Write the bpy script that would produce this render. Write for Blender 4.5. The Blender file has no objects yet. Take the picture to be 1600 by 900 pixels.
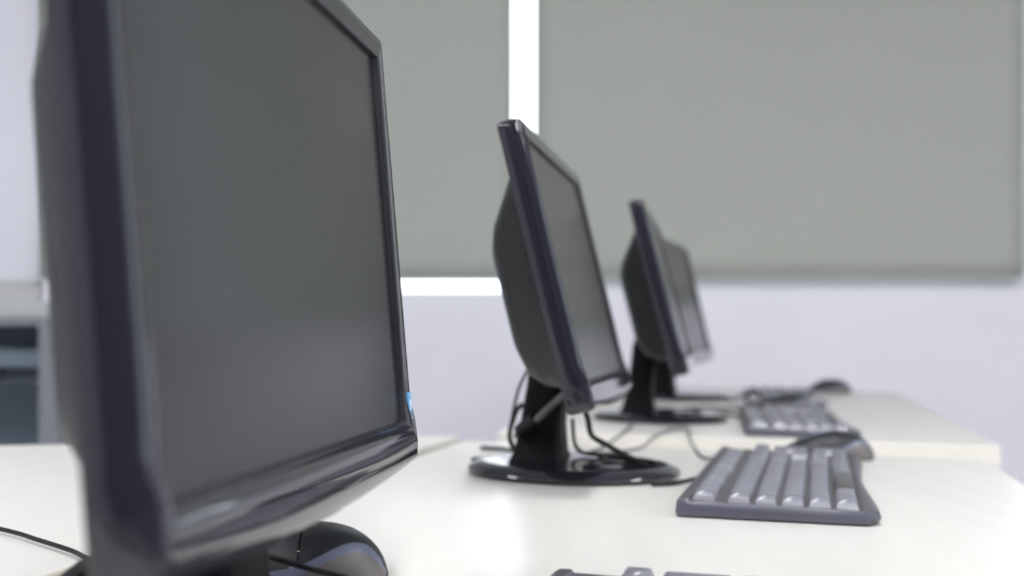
import bpy, bmesh, math, random
from mathutils import Vector, Matrix

C = bpy.context.scene.collection
random.seed(7)
R = math.radians

# ------------------------------------------------------------------ camera
EYE = 0.86                       # camera height above the floor (m)
ROLL = 0.021                     # the hand-held camera leans a little
cr, sr = math.cos(ROLL), math.sin(ROLL)
cd = bpy.data.cameras.new('camera')
cam = bpy.data.objects.new('camera', cd); C.objects.link(cam)
cam.matrix_world = Matrix(((cr, -sr, 0, 0), (0, 0, -1, 0), (sr, cr, 0, EYE), (0, 0, 0, 1)))
cd.sensor_width = 36.0
cd.lens = 46.8
cd.shift_y = 63 / 1600
cd.clip_start = 0.02
cd.dof.use_dof = True
cd.dof.focus_distance = 0.755
cd.dof.aperture_fstop = 6.0
bpy.context.scene.camera = cam

# ------------------------------------------------------------------ world, exposure
w = bpy.data.worlds.new('sky'); bpy.context.scene.world = w; w.use_nodes = True
bg = w.node_tree.nodes['Background']
bg.inputs[0].default_value = (0.86, 0.92, 1.0, 1)
bg.inputs[1].default_value = 5.0
vs = bpy.context.scene.view_settings
vs.view_transform = 'Standard'; vs.look = 'None'; vs.gamma = 1.0; vs.exposure = 0.0
vs.use_curve_mapping = False
LAMP = 60.0                       # radiance of the ceiling panels
LAMP_COL = (0.97, 0.975, 1.0)

# ------------------------------------------------------------------ materials
def mat(name, col, rough=0.5, spec=0.5, metal=0.0, coat=0.0, var=0.0, vscale=30, bump=0.0, bscale=200,
        stretch=None, emit=None, alpha=None):
    m = bpy.data.materials.new(name); m.use_nodes = True
    nt = m.node_tree; b = nt.nodes['Principled BSDF']
    b.inputs['Base Color'].default_value = (*col, 1)
    b.inputs['Roughness'].default_value = rough
    b.inputs['Specular IOR Level'].default_value = spec
    b.inputs['Metallic'].default_value = metal
    b.inputs['Coat Weight'].default_value = coat
    b.inputs['Coat Roughness'].default_value = 0.04
    tc = nt.nodes.new('ShaderNodeTexCoord')
    mp = nt.nodes.new('ShaderNodeMapping')
    nt.links.new(tc.outputs['Object'], mp.inputs[0])
    if stretch: mp.inputs['Scale'].default_value = stretch
    if var:
        n = nt.nodes.new('ShaderNodeTexNoise'); n.inputs['Scale'].default_value = vscale
        n.inputs['Detail'].default_value = 5
        nt.links.new(mp.outputs[0], n.inputs['Vector'])
        r = nt.nodes.new('ShaderNodeValToRGB')
        r.color_ramp.elements[0].position = .3; r.color_ramp.elements[1].position = .7
        r.color_ramp.elements[0].color = (*[max(0, c * (1 - var)) for c in col], 1)
        r.color_ramp.elements[1].color = (*[min(1, c * (1 + var)) for c in col], 1)
        nt.links.new(n.outputs['Fac'], r.inputs[0]); nt.links.new(r.outputs[0], b.inputs['Base Color'])
    if bump:
        n = nt.nodes.new('ShaderNodeTexNoise'); n.inputs['Scale'].default_value = bscale
        nt.links.new(mp.outputs[0], n.inputs['Vector'])
        bp = nt.nodes.new('ShaderNodeBump'); bp.inputs['Strength'].default_value = bump
        bp.inputs['Distance'].default_value = .001
        nt.links.new(n.outputs['Fac'], bp.inputs['Height']); nt.links.new(bp.outputs[0], b.inputs['Normal'])
    if emit:
        b.inputs['Emission Color'].default_value = (*emit[0], 1); b.inputs['Emission Strength'].default_value = emit[1]
    return m

M = {}
M['wall'] = mat('wall_paint', (.79, .79, .845), .75, .3, var=.02, vscale=3, bump=.15, bscale=300)
M['farwall'] = mat('darkened_unseen_wall', (.15, .15, .20), .7, .3)  # unseen wall behind the camera, darkened so black plastic reflects less light
M['sill'] = mat('window_frame_white', (.8, .8, .83), .4)
M['ceiling'] = mat('ceiling_tile', (.75, .75, .76), .9, .2)
M['floor'] = mat('floor_vinyl', (.36, .35, .35), .35, var=.08, vscale=6)
M['laminate'] = mat('maple_laminate', (.59, .574, .537), .3, .5, var=.03, vscale=5, stretch=(9, 1, 9))
M['edge_band'] = mat('maple_edge_band', (.76, .735, .65), .4, .4, var=.02, vscale=10)
M['steel'] = mat('desk_leg_grey_paint', (.45, .46, .48), .4)
M['gloss'] = mat('glossy_black_plastic', (.012, .012, .018), .07, .55)
M['gloss_chin'] = mat('glossy_bottom_bezel', (.016, .016, .022), .05, .5, coat=.1)
M['inner'] = mat('satin_black_bevel', (.012, .012, .016), .32, .4)
M['shell'] = mat('satin_dark_shell', (.013, .0155, .0145), .42, .25, bump=.1, bscale=900)
M['neck'] = mat('matt_black_neck', (.005, .005, .006), .5, .1)
M['screen'] = mat('matt_screen', (.010, .010, .011), .22, .36)
M['cable'] = mat('black_cable', (.006, .006, .007), .5, .3)
M['greycable'] = mat('grey_cable', (.10, .10, .10), .5)
M['kbody'] = mat('keyboard_body', (.055, .055, .064), .38, .5, bump=.2, bscale=1500)
M['kside'] = mat('keyboard_side', (.07, .07, .095), .30, .6)
M['kkey'] = mat('keyboard_key', (.155, .155, .185), .26, .95)
M['kbar'] = mat('space_bar', (.06, .062, .06), .35, .6)
M['mtop'] = mat('mouse_top', (.014, .016, .018), .42, .35, bump=.12, bscale=1500)
M['mband'] = mat('mouse_band', (.12, .13, .19), .3, .5)
M['mside'] = mat('mouse_side', (.11, .10, .088), .42, .5)
M['wheel'] = mat('mouse_wheel', (.02, .02, .022), .5)
M['cab'] = mat('cabinet_paint', (.18, .195, .21), .45, var=.02)
M['cabtop'] = mat('cabinet_top', (.40, .42, .41), .45)
M['cabdark'] = mat('cabinet_inside', (.52, .58, .62), .6)
M['folder'] = mat('grey_folder', (.05, .06, .08), .6)
M['paper'] = mat('paper_stack', (.42, .42, .43), .8, var=.08, vscale=40)
M['white'] = mat('white_card', (.80, .80, .84), .6)
M['sticker'] = mat('blue_sticker', (.16, .42, .72), .25)
M['stickw'] = mat('white_print', (.75, .82, .9), .3)
M['cap'] = mat('grommet_plastic', (.22, .22, .23), .25, .6)
M['capdark'] = mat('grommet_slot', (.03, .03, .03), .6)
M['lamp'] = mat('lamp_diffuser', (.9, .9, .9), .5, emit=(LAMP_COL, LAMP))
M['lampframe'] = mat('lamp_frame', (.7, .7, .7), .4)
M['led'] = mat('led_window', (.2, .25, .2), .3)

def blind_material():
    m = bpy.data.materials.new('olive_blind_fabric'); m.use_nodes = True
    nt = m.node_tree; b = nt.nodes['Principled BSDF']; out = nt.nodes['Material Output']
    tc = nt.nodes.new('ShaderNodeTexCoord')
    n = nt.nodes.new('ShaderNodeTexNoise'); n.inputs['Scale'].default_value = 500; n.inputs['Detail'].default_value = 2
    nt.links.new(tc.outputs['Object'], n.inputs['Vector'])
    r = nt.nodes.new('ShaderNodeValToRGB')
    r.color_ramp.elements[0].color = (.395, .412, .365, 1); r.color_ramp.elements[1].color = (.435, .452, .402, 1)
    nt.links.new(n.outputs['Fac'], r.inputs[0]); nt.links.new(r.outputs[0], b.inputs['Base Color'])
    b.inputs['Roughness'].default_value = .85; b.inputs['Specular IOR Level'].default_value = .2
    t = nt.nodes.new('ShaderNodeBsdfTranslucent'); t.inputs['Color'].default_value = (.42, .45, .38, 1)
    mx = nt.nodes.new('ShaderNodeMixShader'); mx.inputs[0].default_value = .012
    nt.links.new(b.outputs[0], mx.inputs[1]); nt.links.new(t.outputs[0], mx.inputs[2])
    nt.links.new(mx.outputs[0], out.inputs[0])
    return m
M['blind'] = blind_material()

def glass_material(name, tint, refl):
    m = bpy.data.materials.new(name); m.use_nodes = True
    nt = m.node_tree; nt.nodes.remove(nt.nodes['Principled BSDF']); out = nt.nodes['Material Output']
    t = nt.nodes.new('ShaderNodeBsdfTransparent'); t.inputs[0].default_value = (*tint, 1)
    g = nt.nodes.new('ShaderNodeBsdfGlossy'); g.inputs['Roughness'].default_value = .03
    fr = nt.nodes.new('ShaderNodeFresnel'); fr.inputs[0].default_value = refl
    mx = nt.nodes.new('ShaderNodeMixShader')
    nt.links.new(fr.outputs[0], mx.inputs[0]); nt.links.new(t.outputs[0], mx.inputs[1]); nt.links.new(g.outputs[0], mx.inputs[2])
    nt.links.new(mx.outputs[0], out.inputs[0])
    return m
M['glass'] = glass_material('window_glass', (.95, .97, .97), 1.45)
M['cabglass'] = glass_material('cabinet_glass', (.93, .96, .98), 1.5)

# ------------------------------------------------------------------ helpers
def obj(name, bm, m, parent=None, smooth=False, loc=None, rot=None, frame=None):
    if frame is not None: bm.transform(frame)
    bmesh.ops.recalc_face_normals(bm, faces=bm.faces)
    me = bpy.data.meshes.new(name); bm.to_mesh(me); bm.free()
    o = bpy.data.objects.new(name, me); C.objects.link(o)
    if isinstance(m, (list, tuple)):
        for k in m: me.materials.append(k)
    else: me.materials.append(m)
    if smooth:
        for p in me.polygons: p.use_smooth = True
        try: me.set_sharp_from_angle(angle=R(40))
        except Exception: pass
    if loc is not None: o.location = loc
    if rot is not None: o.rotation_euler = rot
    if parent: o.parent = parent
    return o

def thing(name, label, cat, loc=(0, 0, 0), rz=0, group=None):
    o = bpy.data.objects.new(name, None); C.objects.link(o)
    o.empty_display_size = .05
    o.location = loc; o.rotation_euler = (0, 0, rz)
    o['label'] = label; o['category'] = cat
    if group: o['group'] = group
    return o

def tag(o, label, cat, group=None):
    o['label'] = label; o['category'] = cat
    if group: o['group'] = group
    return o

def box(bm, x0, x1, y0, y1, z0, z1, bev=0.0, seg=2):
    r = bmesh.ops.create_cube(bm, size=1)
    vs_ = r['verts']
    for v in vs_:
        v.co = Vector((x0 + (v.co.x + .5) * (x1 - x0), y0 + (v.co.y + .5) * (y1 - y0), z0 + (v.co.z + .5) * (z1 - z0)))
    if bev:
        es = set(e for v in vs_ for e in v.link_edges)
        bmesh.ops.bevel(bm, geom=list(es), offset=bev, segments=seg, affect='EDGES', profile=.5)
    return bm

def bx(*a, **k): return box(bmesh.new(), *a, **k)

def prism(pts, z0, z1, bev=0.0):
    bm = bmesh.new()
    lo = [bm.verts.new((x, y, z0)) for x, y in pts]; hi = [bm.verts.new((x, y, z1)) for x, y in pts]
    bm.faces.new(lo[::-1]); bm.faces.new(hi)
    n = len(pts)
    for i in range(n): bm.faces.new((lo[i], lo[(i + 1) % n], hi[(i + 1) % n], hi[i]))
    if bev: bmesh.ops.bevel(bm, geom=list(bm.edges), offset=bev, segments=2, affect='EDGES', profile=.5)
    return bm

def lathe(prof, n=64, cx=0, cy=0):
    bm = bmesh.new(); rings = []
    for r, z in prof:
        if r < 1e-6: rings.append([bm.verts.new((cx, cy, z))]); continue
        rings.append([bm.verts.new((cx + r * math.cos(2 * math.pi * k / n), cy + r * math.sin(2 * math.pi * k / n), z)) for k in range(n)])
    for a, b in zip(rings, rings[1:]):
        for k in range(n):
            k2 = (k + 1) % n
            if len(a) == 1 and len(b) == 1: continue
            if len(a) == 1: bm.faces.new((a[0], b[k], b[k2]))
            elif len(b) == 1: bm.faces.new((a[k], b[0], a[k2]))
            else: bm.faces.new((a[k], b[k], b[k2], a[k2]))
    return bm

def catmull(P, n=8):
    P = [Vector(p) for p in P]
    Q = [P[0] * 2 - P[1]] + P + [P[-1] * 2 - P[-2]]; out = []
    for i in range(1, len(Q) - 2):
        for k in range(n):
            t = k / n
            a, b, c, d = Q[i - 1], Q[i], Q[i + 1], Q[i + 2]
            out.append(.5 * (2 * b + (c - a) * t + (2 * a - 5 * b + 4 * c - d) * t * t + (3 * b - a - 3 * c + d) * t ** 3))
    out.append(P[-1]); return out

def tube(P, r, n=8, sub=8):
    pts = catmull(P, sub); bm = bmesh.new(); rings = []
    for i, p in enumerate(pts):
        t = (pts[min(i + 1, len(pts) - 1)] - pts[max(i - 1, 0)]).normalized()
        a = t.cross(Vector((0, 0, 1)))
        if a.length < 1e-3: a = Vector((1, 0, 0))
        a.normalize(); b = a.cross(t)
        rings.append([bm.verts.new(p + (a * math.cos(2 * math.pi * k / n) + b * math.sin(2 * math.pi * k / n)) * r) for k in range(n)])
    for a, b in zip(rings, rings[1:]):
        for k in range(n): bm.faces.new((a[k], a[(k + 1) % n], b[(k + 1) % n], b[k]))
    bm.faces.new(rings[0]); bm.faces.new(rings[-1][::-1])
    return bm

def mm(x, y, z): return (x / 1000, y / 1000, z / 1000 + EYE)     # millimetres from the camera to metres in the room

def cable(P, r, label, m=None, name='cable', group=None):
    return tag(obj(name, tube([mm(*p) for p in P], r / 1000), m or M['cable'], smooth=True), label, 'cable', group)

# the building stands truly upright in the photograph's frame; the desks lean 1.2 degrees against it
ROOM = Matrix(((cr, 0, -sr, 0), (0, 1, 0, 0), (sr, 0, cr, EYE), (0, 0, 0, 1)))
def struct(name, bm, m, frame=ROOM, parent=None):
    o = obj(name, bm, m, parent, frame=frame)
    if not parent: o['kind'] = 'structure'
    return o

# ------------------------------------------------------------------ room shell
YW = 3.30
XL, XR, YF = -3.4, 3.2, -3.6
CE = 1.85
FL = -0.86
bm = bmesh.new()
box(bm, XL, 0.03, YW, YW + .2, FL - .2, .0888)                  # parapet under window 1
box(bm, 0.03, XR + .2, YW, YW + .2, FL - .2, .132)              # parapet under windows 2 and 3
box(bm, XL - .2, -1.13, YW, YW + .2, .0888, CE + .3)            # pier on the left
box(bm, 2.56, XR + .2, YW, YW + .2, .132, CE + .3)              # pier on the right
box(bm, -1.13, 2.56, YW, YW + .2, 1.78, CE + .3)                # lintel
struct('wall_back', bm, M['wall'])
struct('wall_left', bx(XL - .2, XL, YF - .2, YW + .2, FL - .2, CE + .3), M['wall'])
bm = bmesh.new()                                                # unseen window added in the right wall to put a highlight on glossy edges
SY0, SY1, SZ0, SZ1 = -.60, .90, -.05, 1.55
box(bm, XR, XR + .2, YF - .2, SY0, FL - .2, CE + .3); box(bm, XR, XR + .2, SY1, YW + .2, FL - .2, CE + .3)
box(bm, XR, XR + .2, SY0, SY1, FL - .2, SZ0); box(bm, XR, XR + .2, SY0, SY1, SZ1, CE + .3)
struct('wall_right', bm, M['wall'])
bm = bmesh.new()
box(bm, XR + .06, XR + .10, SY0, SY0 + .012, SZ0, SZ1); box(bm, XR + .06, XR + .10, SY1 - .012, SY1, SZ0, SZ1)
box(bm, XR + .06, XR + .10, SY0 + .012, SY1 - .012, SZ0, SZ0 + .012); box(bm, XR + .06, XR + .10, SY0 + .012, SY1 - .012, SZ1 - .012, SZ1)
wn = struct('highlight_window', bm, M['sill'])
obj('pane', bx(XR + .078, XR + .082, SY0 + .012, SY1 - .012, SZ0 + .012, SZ1 - .012), M['glass'], wn, frame=ROOM)
struct('wall_front', bx(XL - .2, XR + .2, YF - .2, YF, FL - .2, CE + .3), M['farwall'])
struct('floor', bx(XL - .3, XR + .3, YF - .3, YW + .3, -.1, 0), M['floor'], Matrix.Identity(4))
struct('ceiling', bx(XL - .3, XR + .3, YF - .3, YW + .3, CE, CE + .1), M['ceiling'])

def window(name, x0, x1, z0, z1):
    bm = bmesh.new()
    y0, y1 = YW + .12, YW + .16; t = .018
    box(bm, x0, x0 + t, y0, y1, z0, z1); box(bm, x1 - t, x1, y0, y1, z0, z1)
    box(bm, x0 + t, x1 - t, y0, y1, z0, z0 + .006); box(bm, x0 + t, x1 - t, y0, y1, z1 - t, z1)
    o = struct(name, bm, M['sill'])
    p = obj('pane', bx(x0 + t, x1 - t, YW + .138, YW + .142, z0 + .006, z1 - t), M['glass'], frame=ROOM)
    p.parent = o
window('window_1', -1.13, .10, .0888, 1.78)
window('window_2', .10, 1.22, .132, 1.78)
window('window_3', 1.32, 2.56, .132, 1.78)
struct('trim_1', bx(1.22, 1.32, YW + .13, YW + .16, .132, 1.78), M['sill'])

def blind(x0, x1, zb, label):
    t = thing('roller_blind', label, 'blind', ((x0 + x1) / 2, YW, EYE + zb))
    inv = t.location
    fr = Matrix.Translation(-Vector(inv)) @ ROOM
    bm = bmesh.new(); nx, nz = 24, 30
    g = [[None] * (nx + 1) for _ in range(nz + 1)]
    for j in range(nz + 1):
        for i in range(nx + 1):
            x = x0 + (x1 - x0) * i / nx; z = zb + (1.76 - zb) * j / nz
            e = min(i, nx - i) / nx
            g[j][i] = bm.verts.new((x, YW - .030 + .004 * math.exp(-e * 25) * math.sin(j * .4), z))
    for j in range(nz):
        for i in range(nx): bm.faces.new((g[j][i], g[j][i + 1], g[j + 1][i + 1], g[j + 1][i]))
    f = obj('fabric', bm, M['blind'], t, smooth=True, frame=fr)
    s = f.modifiers.new('thickness', 'SOLIDIFY'); s.thickness = .0008
    obj('bottom_hem', bx(x0, x1, YW - .034, YW - .027, zb, zb + .010, bev=.002), M['blind'], t, frame=fr)
    bmr = lathe([(0, 0), (.025, 0), (.025, x1 - x0), (0, x1 - x0)], 24)
    bmr.transform(Matrix.Translation((x0, YW - .03, 1.77)) @ Matrix.Rotation(R(90), 4, 'Y'))
    obj('roller_tube', bmr, M['sill'], t, smooth=True, frame=fr)
blind(-1.160, .0016, .1158, 'olive-grey roller blind behind the nearest monitor, bright gap under its hem')
blind(.057, 1.2565, .1206, 'wide olive-grey roller blind filling the upper right of the photo')
blind(1.318, 2.518, .1206, 'olive-grey roller blind past the right edge of the photo')

# ceiling lamps (they light the room and show as highlights in the glossy plastic)
for ix, x in enumerate((-1.9, .22, 2.2)):
    for iy, y in enumerate((-2.9, -1.1, .7)):
        t = thing('ceiling_light', 'long narrow white ceiling light, %s row from the window wall, %s' %
                  (('third', 'second', 'first')[iy], ('left side', 'centre', 'right side')[ix]), 'lamp',
                  (x, y, EYE + CE), group='ceiling light strips')
        fr = Matrix.Translation(-t.location) @ ROOM
        bm = bmesh.new()
        for a in ((x - .15, x - .07, y - .64, y + .64), (x + .07, x + .15, y - .64, y + .64),
                  (x - .07, x + .07, y - .64, y - .60), (x - .07, x + .07, y + .60, y + .64)):
            box(bm, *a, CE - .03, CE)
        obj('frame', bm, M['lampframe'], t, frame=fr)
        obj('diffuser', bx(x - .07, x + .07, y - .60, y + .60, CE - .016, CE - .004), M['lamp'], t, frame=fr)

# ------------------------------------------------------------------ desks
Z1, Z2 = -.130, -.125
def desk(label, pts, ztop, grommets=()):
    cx = sum(p[0] for p in pts) / 4; cy = sum(p[1] for p in pts) / 4
    t = thing('desk', label, 'desk', (cx / 1000, cy / 1000, 0))
    P = [((x - cx) / 1000, (y - cy) / 1000) for x, y in pts]
    zt = EYE + ztop
    o = obj('tabletop', prism(P, zt - .025, zt, bev=.0012), [M['laminate'], M['edge_band']], t)
    for p in o.data.polygons:
        if abs(p.normal.z) < .5: p.material_index = 1
    # legs and privacy panel under the top
    for (px, py) in P:
        lx, ly = px * .88, py * .94
        obj('leg', bx(lx - .02, lx + .02, ly - .02, ly + .02, 0, zt - .026, bev=.003), M['steel'], t)
    a, b = Vector(P[0]), Vector(P[3])      # back edge
    d = (b - a); n = Vector((d.y, -d.x)).normalized()
    if n.dot(Vector((0, 0)) - (a + b) / 2) < 0: n = -n
    q = [a + d * .08 + n * .08, b - d * .08 + n * .08, b - d * .08 + n * .098, a + d * .08 + n * .098]
    obj('modesty_panel', prism([(v.x, v.y) for v in q], .30, zt - .026), M['laminate'], t)
    return t, (cx, cy)
# first desk under the two near monitors : near-left, near-right, far-right, far-left
D1 = [(-387, -60), (191, -178), (508, 1420), (-50, 1528)]
# long direction of the row is (sin 11.5, cos 11.5)
u = Vector((math.sin(R(11.5)), math.cos(R(11.5))))
FR = Vector((508, 1420)); FLc = Vector((-50, 1528))
D1 = [tuple(FLc - u * 1400), tuple(FR - u * 1400), tuple(FR), tuple(FLc)]
desk1, (dcx, dcy) = desk('pale maple desk under the two nearest monitors', D1, Z1)
NR = Vector((572, 1549)); NL = Vector((-14, 1606))
D2 = [tuple(NL), tuple(NR), tuple(NR + u * 1480), tuple(NR + u * 1480 + Vector((-589, 115)))]
desk2, _ = desk('pale maple desk under the two farthest monitors, slightly out of line', D2, Z2)
# desk of the row behind, its end is cut at a slant
A = FLc - u * 1400 - Vector((4, 0)); B = Vector((-62, 1606))
D3 = [tuple(A), tuple(B - Vector((0, 0))), (-690, 1265), (-980, -10)]
desk3, _ = desk('pale maple desk at the left behind the nearest monitor', [D3[3], D3[0], D3[1], D3[2]], Z1 - .0005)

# round cable grommet set in the first desk
gx, gy = (-124 - dcx) / 1000, (828 - dcy) / 1000
gz = EYE + Z1
gr = obj('cable_grommet', lathe([(.024, .0001), (.0245, .0016), (.027, .0022), (.0295, .0018), (.031, .0001)], 48, gx, gy), M['cap'], desk1, smooth=True)
gr.location = (0, 0, gz)
gc = obj('grommet_lid', lathe([(0, .0012), (.0235, .0012), (.0242, .0001)], 40, gx, gy), M['capdark'], gr, smooth=True)

# ------------------------------------------------------------------ monitors
W, H = .344, .194
def rloop(l, r, b, t, rad, n, nb, bow, ns=14, nc=5):
    """closed loop of (u, v, n): rounded rectangle; n depth on the top and sides, nb along the bottom edge"""
    P = []
    def side(a, b_, f):
        for i in range(ns): P.append(f(a + (b_ - a) * i / ns))
    def corner(cx, cy, a0):
        for i in range(nc):
            a = R(a0 + 90 * i / nc); P.append([cx + rad * math.cos(a), cy + rad * math.sin(a)])
    side(l + rad, r - rad, lambda x: [x, b]); corner(r - rad, b + rad, -90)
    side(b + rad, t - rad, lambda y: [r, y]); corner(r - rad, t - rad, 0)
    side(r - rad, l + rad, lambda x: [x, t]); corner(l + rad, t - rad, 90)
    side(t - rad, b + rad, lambda y: [l, y]); corner(l + rad, b + rad, 180)
    out = []
    yb = -H / 2
    for x, y in P:
        f = 1.0 if y < yb - .0005 else 0.0
        if y < yb: y -= bow * (1 - (2 * x / W) ** 2) * min(1, (yb - y) / .02)
        out.append(Vector((nb if f else n, x, y)))
    return out

def loops_mesh(LL, cap_first=False, cap_last=False):
    bm = bmesh.new(); V = [[bm.verts.new(p) for p in L] for L in LL]; n = len(V[0])
    for a, b in zip(V, V[1:]):
        for k in range(n): bm.faces.new((a[k], a[(k + 1) % n], b[(k + 1) % n], b[k]))
    if cap_first: bm.faces.new(V[0])
    if cap_last: bm.faces.new(V[-1])
    return bm

def frame_loops():
    prof = [  # side, top, bottom extents, depth, bottom depth, radius
        (0, 0, 0, -.0005, -.0005, .0002), (.001, .001, .0012, .0026, .0020, .0004), (.0020, .0020, .0030, .0032, .0044, .0008),
        (.0030, .0030, .0046, .0031, .0057, .0012), (.0065, .007, .0072, .0036, .0059, .002), (.0095, .011, .0150, .0040, .0064, .003),
        (.0118, .0135, .0205, .0028, .0055, .004), (.0130, .0149, .0226, .0002, .0036, .005), (.0134, .0153, .0236, -.0045, .0000, .0055),
        (.0134, .0153, .0236, -.0140, -.0140, .0055), (.0122, .0140, .0222, -.0160, -.0160, .005), (.006, .007, .012, -.0165, -.0165, .004)]
    return [rloop(-W / 2 - s, W / 2 + s, -H / 2 - b, H / 2 + t, r, n, nb, .0045) for s, t, b, n, nb, r in prof]

def monitor(label, x, y, desk_z, yaw, tilt, sx, sz, sticker=False):
    """x, y: base centre in mm; sx: screen centre forward of the base centre, sz: screen centre above the desk (mm)"""
    t = thing('monitor', label, 'monitor', (x / 1000, y / 1000, EYE + desk_z), -yaw, 'flat widescreen monitors in the row')
    loc = (sx / 1000, 0, sz / 1000); rot = (0, -tilt, 0)
    LL = frame_loops()
    full = loops_mesh(LL)
    chin = full.copy()
    def is_chin(f): c = f.calc_center_median(); return c.z < -H / 2 - .0006 and c.x > -.0164
    bmesh.ops.delete(full, geom=[f for f in full.faces if is_chin(f)], context='FACES')
    bmesh.ops.delete(chin, geom=[f for f in chin.faces if not is_chin(f)], context='FACES')
    fo = obj('bezel', full, [M['gloss'], M['inner']], t, True, loc, rot)
    for p in fo.data.polygons:
        c = p.center
        if abs(c.y) < W / 2 + .0021 and abs(c.z) < H / 2 + .0021 and c.x > -.001: p.material_index = 1
    obj('bottom_bezel', chin, M['gloss_chin'], t, True, loc, rot)
    obj('screen', bx(-.002, 0.0, -W / 2, W / 2, -H / 2, H / 2), M['screen'], t, False, loc, rot)
    bl = [(-.001, -.001, .006, -.0160, .006), (-.012, -.021, .003, -.0185, .010), (-.028, -.040, -.003, -.0345, .012),
          (-.042, -.054, -.014, -.0470, .014), (-.060, -.068, -.034, -.0550, .014)]
    BL = [rloop(-W / 2 - s, W / 2 + s, -H / 2 - b, H / 2 + tt, r, n, n, 0) for s, tt, b, n, r in bl]
    obj('back_shell', loops_mesh(BL, cap_last=True), M['shell'], t, True, loc, rot)
    # stand: glossy dome base and a blade neck set towards its back
    obj('base', lathe([(0, .0145), (.030, .0142), (.055, .0128), (.074, .0112), (.080, .0118), (.086, .0110), (.0940, .0078), (.0960, .0045), (.095, .0012), (.088, 0), (0, 0)], 72),
        M['gloss'], t, True)
    bm = bmesh.new(); rings = []
    for z, x0, x1, hw in ((.010, -.056, -.004, .036), (.020, -.051, -.008, .032), (.045, -.046, -.010, .029), (.08, -.041, -.008, .027),
                          (.105, -.039, -.008, .026), (.116, -.035, -.010, .024), (.121, -.028, -.014, .020)):
        r_ = min(.008, (x1 - x0) / 2.2); ring = []
        for cx, cy, a0 in ((x1 - r_, -hw + r_, -90), (x1 - r_, hw - r_, 0), (x0 + r_, hw - r_, 90), (x0 + r_, -hw + r_, 180)):
            for i in range(5):
                a = R(a0 + 90 * i / 4); ring.append(bm.verts.new((cx + r_ * math.cos(a), cy + r_ * math.sin(a), z)))
        rings.append(ring)
    for a, b in zip(rings, rings[1:]):
        for k_ in range(20): bm.faces.new((a[k_], a[(k_ + 1) % 20], b[(k_ + 1) % 20], b[k_]))
    bm.faces.new(rings[-1]); bm.faces.new(rings[0])
    obj('neck', bm, M['neck'], t, True)
    # hinge between neck and shell
    bm = lathe([(0, -.024), (.013, -.024), (.013, .024), (0, .024)], 24)
    bm.transform(Matrix.Rotation(R(90), 4, 'X'))
    obj('hinge', bm, M['neck'], t, True, (-.024, 0, .108), None)
    if sticker:
        s = obj('sticker', bx(.0030, .0044, W / 2 + .0038, W / 2 + .0100, -.0985, -.0825), M['sticker'], fo)
        s['label'] = 'small light blue sticker'
        bm = bmesh.new()
        for k_ in range(9):
            a = k_ / 8 * math.pi
            box(bm, .0044, .0046, W / 2 + .0052 + .004 * k_ / 8 - .0004, W / 2 + .0052 + .004 * k_ / 8 + .0004, -.0915 + .004 * math.sin(a), -.0903 + .004 * math.sin(a))
        box(bm, .0044, .0046, W / 2 + .0046, W / 2 + .0100, -.0970, -.0960)
    if sticker: obj('sticker_print', bm, M['stickw'], s)
    return t
def put_monitor(label, Cx, Cy, Cz, desk_z, yaw, tilt, sx=8, **k):
    """screen centre in mm from the camera"""
    yaw, tilt = R(yaw), R(tilt)
    bx_ = Cx - sx * math.cos(yaw); by_ = Cy + sx * math.sin(yaw)
    return monitor(label, bx_, by_, desk_z, yaw, tilt, sx, Cz - desk_z * 1000, **k)
put_monitor('nearest and largest-looking monitor, its dark screen fills the left half', -87.5, 540, 46, Z1, 6.5, 5.9, sticker=True)
put_monitor('black monitor in the middle, the second from the camera', 59, 1198, 54, Z1, 9.6, 15.1, sx=1)
put_monitor('blurred black monitor, third from the camera, seen edge-on', 219, 1880, 62, Z2, 9.2, 15.5)
put_monitor('farthest monitor of the row, its screen turned pale', 322, 2490, 62, Z2, 15.5, 14.5)

# ------------------------------------------------------------------ keyboards
KEYMESH = {}
def key_mesh(wu):
    if wu in KEYMESH: return KEYMESH[wu]
    wy = .01905 * wu - .0016; d = .0154; h = .0076
    bm = bmesh.new()
    def ring(x0, x1, y0, y1, z): return [bm.verts.new(p) for p in ((x0, y0, z), (x1, y0, z), (x1, y1, z), (x0, y1, z))]
    a = ring(-d / 2, d / 2, -wy / 2, wy / 2, 0)
    b = ring(-d / 2 + .0008, d / 2 - .0008, -wy / 2 + .0016, wy / 2 - .0012, h * .42)
    c = ring(-d / 2 + .0016, d / 2 - .0020, -wy / 2 + .0046, wy / 2 - .0028, h * .90)
    e = ring(-d / 2 + .0026, d / 2 - .0032, -wy / 2 + .0060, wy / 2 - .0040, h)
    for p, q in ((a, b), (b, c), (c, e)):
        for k_ in range(4): bm.faces.new((p[k_], p[(k_ + 1) % 4], q[(k_ + 1) % 4], q[k_]))
    bm.faces.new(e)
    bmesh.ops.recalc_face_normals(bm, faces=bm.faces)
    me = bpy.data.meshes.new('key'); bm.to_mesh(me); bm.free(); me.materials.append(M['kbar'] if wu > 6 else M['kkey'])
    for p in me.polygons: p.use_smooth = True
    try: me.set_sharp_from_angle(angle=R(50))
    except Exception: pass
    KEYMESH[wu] = me; return me

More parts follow.
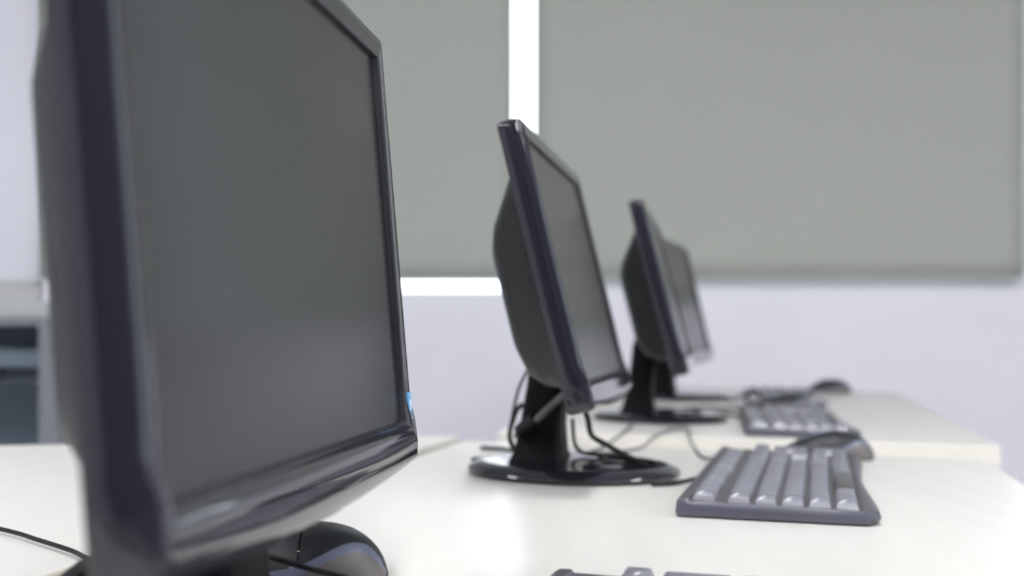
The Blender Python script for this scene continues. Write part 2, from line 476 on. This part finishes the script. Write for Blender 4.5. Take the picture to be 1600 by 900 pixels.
def layout():
    rows = [(19, [(0, 1), (1.25, 1), (2.25, 1), (3.25, 1), (4.25, 1), (5.75, 1), (6.75, 1), (7.75, 1), (8.75, 1), (10.75, 1), (11.75, 1), (12.75, 1), (13.9, 1), (15.25, 1), (16.25, 1), (17.25, 1)]),
            (43.5, [(i, 1) for i in range(13)] + [(13, 2), (15.25, 1), (16.25, 1), (17.25, 1)] + [(18.5 + i, 1) for i in range(4)]),
            (62, [(0, 1.5)] + [(1.5 + i, 1) for i in range(12)] + [(13.5, 1.5), (15.25, 1), (16.25, 1), (17.25, 1)] + [(18.5 + i, 1) for i in range(3)]),
            (80.5, [(0, 1.75)] + [(1.75 + i, 1) for i in range(11)] + [(12.75, 2.25)] + [(18.5 + i, 1) for i in range(3)]),
            (99, [(0, 2.25)] + [(2.25 + i, 1) for i in range(10)] + [(12.25, 2.75), (16.25, 1)] + [(18.5 + i, 1) for i in range(3)]),
            (117.5, [(0, 1.25), (1.25, 1.25), (2.5, 1.25), (3.75, 6.25), (10, 1.25), (11.25, 1.25), (12.5, 1.25), (13.75, 1.25), (15.25, 1), (16.25, 1), (17.25, 1), (18.5, 2), (20.5, 1)])]
    out = [(x, s, wu) for x, L in rows for s, wu in L]
    return out
KL = .446
def front_edge(t):       # palm edge, bulging towards the user at both ends
    return .1375 + .003 * math.cos(2 * math.pi * t) - .007 * max(0, 1 - t / .03) ** 2 - .010 * max(0, 1 - (1 - t) / .03) ** 2
def key_top(x): return .0085 + .0018 * math.cos((x - .075) / .075 * 1.2)

def keyboard(label, x, y, desk_z, yaw):
    """x, y: rear corner nearest the camera (mm); local x runs to the user, local y away from the camera"""
    t = thing('keyboard', label, 'keyboard', (x / 1000, y / 1000, EYE + desk_z), -yaw, 'dark keyboards on the desks')
    ny = 40
    # tray: profile swept along the length
    def section(tt):
        F = front_edge(tt)
        e = min(tt, 1 - tt) * KL
        i = 0
        return [(.0015, .0006), (.0, .004), (.0010, .0118), (.0035, .0134), (.009, .0134), (.0105, .0118), (.031, .0114), (.038, .0108), (.075, .0108), (.110, .0104),
                (.1265, .0096), (.128, .0108), (.130, .0114), (F - .005, .0108), (F - .001, .0085), (F, .0050), (F - .003, .0008)]
    bm = bmesh.new(); rings = []
    ts = [0, .003] + [i / ny for i in range(1, ny)] + [.997, 1]
    for tt in ts:
        S = section(tt); ins = .0022 if tt in (0, 1) else 0
        rings.append([bm.verts.new((min(max(px, ins), S[-2][0] - ins), tt * KL, pz - (ins * .8 if pz > .007 else -ins * .3))) for px, pz in S])
    for a, b in zip(rings, rings[1:]):
        for k_ in range(len(a)):
            bm.faces.new((a[k_], a[(k_ + 1) % len(a)], b[(k_ + 1) % len(a)], b[k_]))
    bm.faces.new(rings[0]); bm.faces.new(rings[-1])
    o = obj('tray', bm, [M['kbody'], M['kside']], t, True)
    for p in o.data.polygons:
        if abs(p.normal.y) > .6: p.material_index = 1
    # indicator window over the number pad
    obj('indicator_strip', bx(.013, .025, KL - .076, KL - .018, .0112, .0122, bev=.0003), M['led'], o)
    for kx, s, wu in layout():
        ko = bpy.data.objects.new('key', key_mesh(wu)); C.objects.link(ko); ko.parent = t
        ko.location = (kx / 1000, .0095 + (s + wu / 2) * .01905, .0096 + (.0016 if kx < 30 else .001 if kx < 60 else 0)); ko.rotation_euler = (0, R((kx - 75) * -.03), 0)
    # tall number pad keys (+ and Enter span two rows)
    for kx in (71.2, 108.2):
        me = key_mesh(1).copy()
        for v in me.vertices: v.co.x += .0095 * (1 if v.co.x > 0 else -1)
        ko = bpy.data.objects.new('key', me); C.objects.link(ko); ko.parent = t
        ko.location = (kx / 1000, .0095 + 22 * .01905, .0094)
    return t
KL_keep = KL
keyboard('keyboard at the bottom edge of the photo, only its far end in view', -70, 215, Z1, R(12))
keyboard('sharpest full keyboard with pale-looking keys, right of the middle monitor', 117, 934, Z1, R(12.9))
keyboard('blurred keyboard behind the second mouse on the farther desk', 286, 1622, Z2, R(8.7))
keyboard('faintest keyboard at the far end, mostly hidden by the one before it', 405, 2300, Z2, R(9.5))

# ------------------------------------------------------------------ mice
def mouse(label, x, y, desk_z, yaw):
    """local +x is the rear (palm) end, local -x the cable end"""
    t = thing('mouse', label, 'mouse', (x / 1000, y / 1000, EYE + desk_z), -yaw, 'dark mice beside the keyboards')
    L = .104; N = 36
    def prof(s):       # s 0 front .. 1 rear : height, halfwidth
        h = .0278 * (max(0, 1 - ((s - .64) / .67) ** 2) ** 1.2 if s < .64 else max(0, 1 - ((s - .64) / .365) ** 2.3) ** .55)
        if s < .1: h = max(h * (.4 + 6 * s) if s < .1 else h, .002)
        wd = .029 * max(0, 1 - abs((s - .5) / .505) ** 3.2) ** .5 * (1 - .10 * math.exp(-((s - .42) / .12) ** 2))
        return max(h, .0015), max(wd, .0015)
    def zb(s):         # lower edge of the pale band, fraction of the height
        return .08 + .72 * math.exp(-((s - .95) / .26) ** 2)
    def pt(s, q, side):   # q: 0 foot .. 1 crest
        h, wd = prof(s); a = q * math.pi / 2
        # superellipse section
        yy = wd * (max(0, math.cos(a)) ** .72); zz = h * (math.sin(a) ** .85)
        return Vector(((s - .5) * L, side * yy, .0012 + zz))
    def qof(fr): return math.asin(min(1, fr) ** (1 / .85)) / (math.pi / 2)
    def patch(q0, q1, nq, sides, s0=0, s1=1, lift=0.0, n=N):
        bm = bmesh.new()
        for side in sides:
            G = []
            for i in range(n + 1):
                s = s0 + (s1 - s0) * i / n
                a, b = q0(s), q1(s)
                G.append([bm.verts.new(pt(s, a + (b - a) * j / nq, side) + Vector((0, 0, lift))) for j in range(nq + 1)])
            for i in range(n):
                for j in range(nq): bm.faces.new((G[i][j], G[i + 1][j], G[i + 1][j + 1], G[i][j + 1]))
        bmesh.ops.remove_doubles(bm, verts=bm.verts, dist=1e-6)
        return bm
    qa = lambda s: qof(zb(s)); qb = lambda s: qof(min(.97, zb(s) + .18))
    o = obj('side_shell', patch(lambda s: 0, qa, 8, (-1, 1)), M['mside'], t, True)
    obj('pale_band', patch(qa, qb, 3, (-1, 1)), M['mband'], t, True)
    top = obj('top_shell', patch(qb, lambda s: 1, 10, (-1, 1), .605, 1), M['mtop'], t, True)
    for sd in (-1, 1):
        obj('button', patch(qb, lambda s: .93, 8, (sd,), 0, .598, .0003, 20), M['mtop'], t, True)
    obj('centre_strip', patch(lambda s: .93, lambda s: 1, 3, (-1, 1), 0, .605), M['mtop'], t, True)
    obj('foot', bx(-L * .44, L * .44, -.022, .022, .0002, .0014, bev=.0004), M['wheel'], t)
    # wheel with its pill-shaped ring
    zc = .0012 + prof(.38)[0]
    ring = []
    for k_ in range(24):
        a = 2 * math.pi * k_ / 24
        xx = (.38 - .5) * L + (.009 if math.cos(a) > 0 else -.009) * (1 if abs(math.cos(a)) > .01 else 0) + .0045 * math.cos(a)
        s = xx / L + .5
        ring.append((xx, .0045 * math.sin(a), -.0002 + prof(s)[0] + .0020))
    ring += ring[:2]
    obj('wheel_ring', tube(ring, .0015, 6, 2), M['mband'], t, True)
    bm = lathe([(0, -.003), (.0085, -.003), (.0095, -.002), (.0095, .002), (.0085, .003), (0, .003)], 28)
    bm.transform(Matrix.Translation(((.38 - .5) * L, 0, zc - .0068)) @ Matrix.Rotation(R(90), 4, 'X'))
    obj('scroll_wheel', bm, M['wheel'], t, True)
    return t
mouse('sharp dark mouse under the nearest monitor', -113, 678, Z1, R(0))
mouse('dark mouse behind the sharpest keyboard', 332, 1372 + 34, Z1, R(4))
mouse('blurred mouse just beyond the keyboard of the farther desk', 440, 2160, Z2, R(5))
mouse('small-looking black mouse at the far end of the row', 690, 2900, Z2, R(6))

# ------------------------------------------------------------------ cables
cable([(-620, 1010, -127.5), (-420, 900, -127.5), (-306, 803, -127.5), (-270, 766, -127.5), (-240, 733, -127.5), (-217, 703, -127.5), (-170, 668, -128), (-110, 690, -128), (-60, 640, -128)],
      1.45, 'thin black cable crossing the white desk at the lower left')
cable([(-118, 545, -50), (-140, 556, -84), (-163, 562, -98), (-177, 562, -105), (-196, 560, -118), (-230, 545, -127)], 4.5,
      'thick black cable leaving the nearest monitor at the lower left corner')
cable([(-175, 600, -126), (-150, 615, -112), (-122, 610, -105), (-105, 600, -106), (-90, 600, -110), (-74, 592, -112), (-48, 582, -117), (-10, 575, -124), (18, 600, -127)], 1.3,
      'thin black cable passing in front of the sharp mouse')
cable([(58, 1150, -40), (50, 1158, -52), (41, 1160, -62), (32, 1158, -70), (23, 1158, -79), (13, 1165, -87), (6, 1180, -95)], 3.2,
      'grey cable looping out behind the middle monitor neck', M['greycable'])
o = obj('cable_plug', tube([mm(22, 1158, -79), mm(16, 1162, -84), mm(9, 1168, -91)], .0068, 12), M['cable'], smooth=True)
tag(o, 'dark cable plug beside the middle monitor neck', 'plug')
cable([(30, 1235, -20), (17, 1230, -36), (8, 1235, -54), (3, 1240, -76), (1, 1250, -94), (2, 1260, -110), (30, 1300, -127)], 1.6,
      'thin cable hanging behind the middle monitor', M['greycable'])
cable([(12, 1240, -70), (6, 1240, -76), (2, 1242, -88), (0, 1250, -102), (5, 1255, -113), (14, 1250, -109), (19, 1243, -97), (17, 1240, -84), (12, 1240, -70)], 2.4,
      'short dark cable loop left of the middle monitor neck')
cable([(-30, 1420, -128), (-8, 1400, -127), (8, 1370, -127), (0, 1330, -128), (-20, 1290, -127), (-34, 1250, -124)], 2.2,
      'black cable lying on the desk left of the middle monitor')
cable([(66, 1205, -70), (70, 1200, -80), (74, 1200, -95), (88, 1190, -103), (102, 1182, -110), (112, 1178, -114), (128, 1170, -116)], 2.6,
      'black cable curving down to the right side of the middle monitor base')
cable([(58, 1240, -83), (60, 1234, -104), (66, 1222, -112), (78, 1208, -113), (94, 1190, -114), (110, 1180, -115), (135, 1150, -124)], 1.9,
      'black cable lying across the middle monitor base')
cable([(64, 1136, -117), (70, 1150, -115), (76, 1164, -114), (86, 1184, -112), (100, 1200, -112)], 1.8,
      'short black cable on top of the middle monitor base')
cable([(40, 1325, -127), (72, 1374, -128), (110, 1397, -128), (144, 1460, -128), (165, 1540, -124), (181, 1600, -122.5), (210, 1690, -123), (225, 1680, -123), (215, 1600, -122), (209, 1540, -124), (203, 1450, -128), (199, 1360, -128), (215, 1338, -126)], 1.5,
      'thin grey cable looping across the desk behind the sharpest keyboard', M['greycable'])
cable([(30, 1290, -127), (67, 1345, -128), (86, 1400, -128), (108, 1480, -127), (140, 1620, -122.5), (160, 1745, -122.5)], 1.7,
      'grey cable running from the middle monitor to the third one', M['greycable'])
cable([(120, 1112, -128), (137, 1121, -128), (151, 1135, -127), (166, 1150, -125)], 1.8,
      'black cable entering the back of the sharpest keyboard')
cable([(235, 1905, -122), (270, 1960, -122), (310, 2020, -122), (330, 1990, -122), (338, 1930, -122), (344, 1905, -121)], 2.2,
      'tangled black cable between the third monitor and its keyboard')
cable([(200, 2000, -122), (250, 2080, -122), (300, 2100, -119), (350, 2150, -122), (395, 2160, -121)], 2.6,
      'black cable from the third mouse to the third monitor')
cable([(230, 1760, -110), (250, 1800, -108), (262, 1850, -110), (275, 1905, -120), (300, 1960, -122)], 2.6,
      'black cable heaped on the third monitor base')
cable([(395, 2420, -122), (400, 2360, -116), (412, 2310, -104), (422, 2290, -98), (432, 2300, -110), (440, 2330, -122)], 3.0,
      'dark upright cable loop behind the blurred mouse')

# ------------------------------------------------------------------ cabinet at the left
def rbox(name, x0, x1, y0, y1, z0, z1, m, p, bev=.002):
    fr = Matrix.Translation(-p.location) @ ROOM if p.parent is None else Matrix.Translation(-p.parent.location) @ ROOM
    return obj(name, bx(x0, x1, y0, y1, z0, z1, bev=bev), m, p, frame=fr)
cb = thing('cabinet', 'low grey glass-fronted cabinet at the left edge behind the desk', 'cabinet', (-1.4, 2.8, 0))
X0, X1, Y0, Y1, ZT = -2.05, -.879, 2.60, 3.02, .052
rbox('top_board', X0 - .01, X1 + .008, Y0 - .01, Y1, ZT - .030, ZT, M['cabtop'], cb)
rbox('side_panel', X0, X0 + .02, Y0, Y1, FL + .02, ZT - .03, M['cab'], cb)
rbox('side_panel', X1 - .02, X1, Y0, Y1, FL + .05, ZT - .03, M['cab'], cb)
rbox('back_panel', X0 + .02, X1 - .02, Y1 - .02, Y1, FL + .05, ZT - .03, M['cabdark'], cb)
rbox('bottom_board', X0 + .02, X1 - .02, Y0, Y1 - .02, FL + .05, FL + .08, M['cab'], cb)
rbox('shelf', X0 + .02, X1 - .02, Y0 + .06, Y1 - .02, -.115, -.100, M['cab'], cb)
xm = (X0 + X1) / 2
for a, b in ((X0, xm), (xm, X1)):
    bm = bmesh.new()
    box(bm, a, a + .036, Y0 - .02, Y0, FL + .05, ZT - .03); box(bm, b - .038, b, Y0 - .02, Y0, FL + .05, ZT - .03)
    box(bm, a + .036, b - .038, Y0 - .02, Y0, ZT - .046, ZT - .03); box(bm, a + .036, b - .038, Y0 - .02, Y0, FL + .05, FL + .09)
    d = obj('door', bm, M['cab'], cb, frame=Matrix.Translation(-cb.location) @ ROOM)
    rbox('glass_pane', a + .036, b - .038, Y0 - .012, Y0 - .008, FL + .09, ZT - .046, M['cabglass'], d, 0)
def item(name, label, cat, x0, x1, y0, y1, z0, z1, m, bev=.002):
    t = obj(name, bx(x0, x1, y0, y1, z0, z1, bev=bev), m, frame=ROOM)
    return tag(t, label, cat)
item('folder_box', 'dark box on the shelf inside the glass-fronted cabinet', 'box', -1.02, -.93, Y0 + .08, Y0 + .33, -.10, -.078, M['folder'])
item('folder_box', 'grey box lying lower inside the glass-fronted cabinet', 'box', -1.16, -.93, Y0 + .08, Y0 + .33, -.078, -.042, M['cabdark'])
item('paper_stack', 'grey paper stack on top of the low cabinet', 'paper', -1.5, -.935, Y0 + .05, Y0 + .32, ZT, ZT + .030, M['paper'])
item('paper_stack', 'upper darker folder lying on the grey paper stack', 'folder', -1.48, -.95, Y0 + .06, Y0 + .30, ZT + .0305, ZT + .046, M['cabtop'])
item('white_box', 'small white box at the corner of the low cabinet top', 'box', -.925, -.885, Y0 + .03, Y0 + .16, ZT, ZT + .045, M['white'])
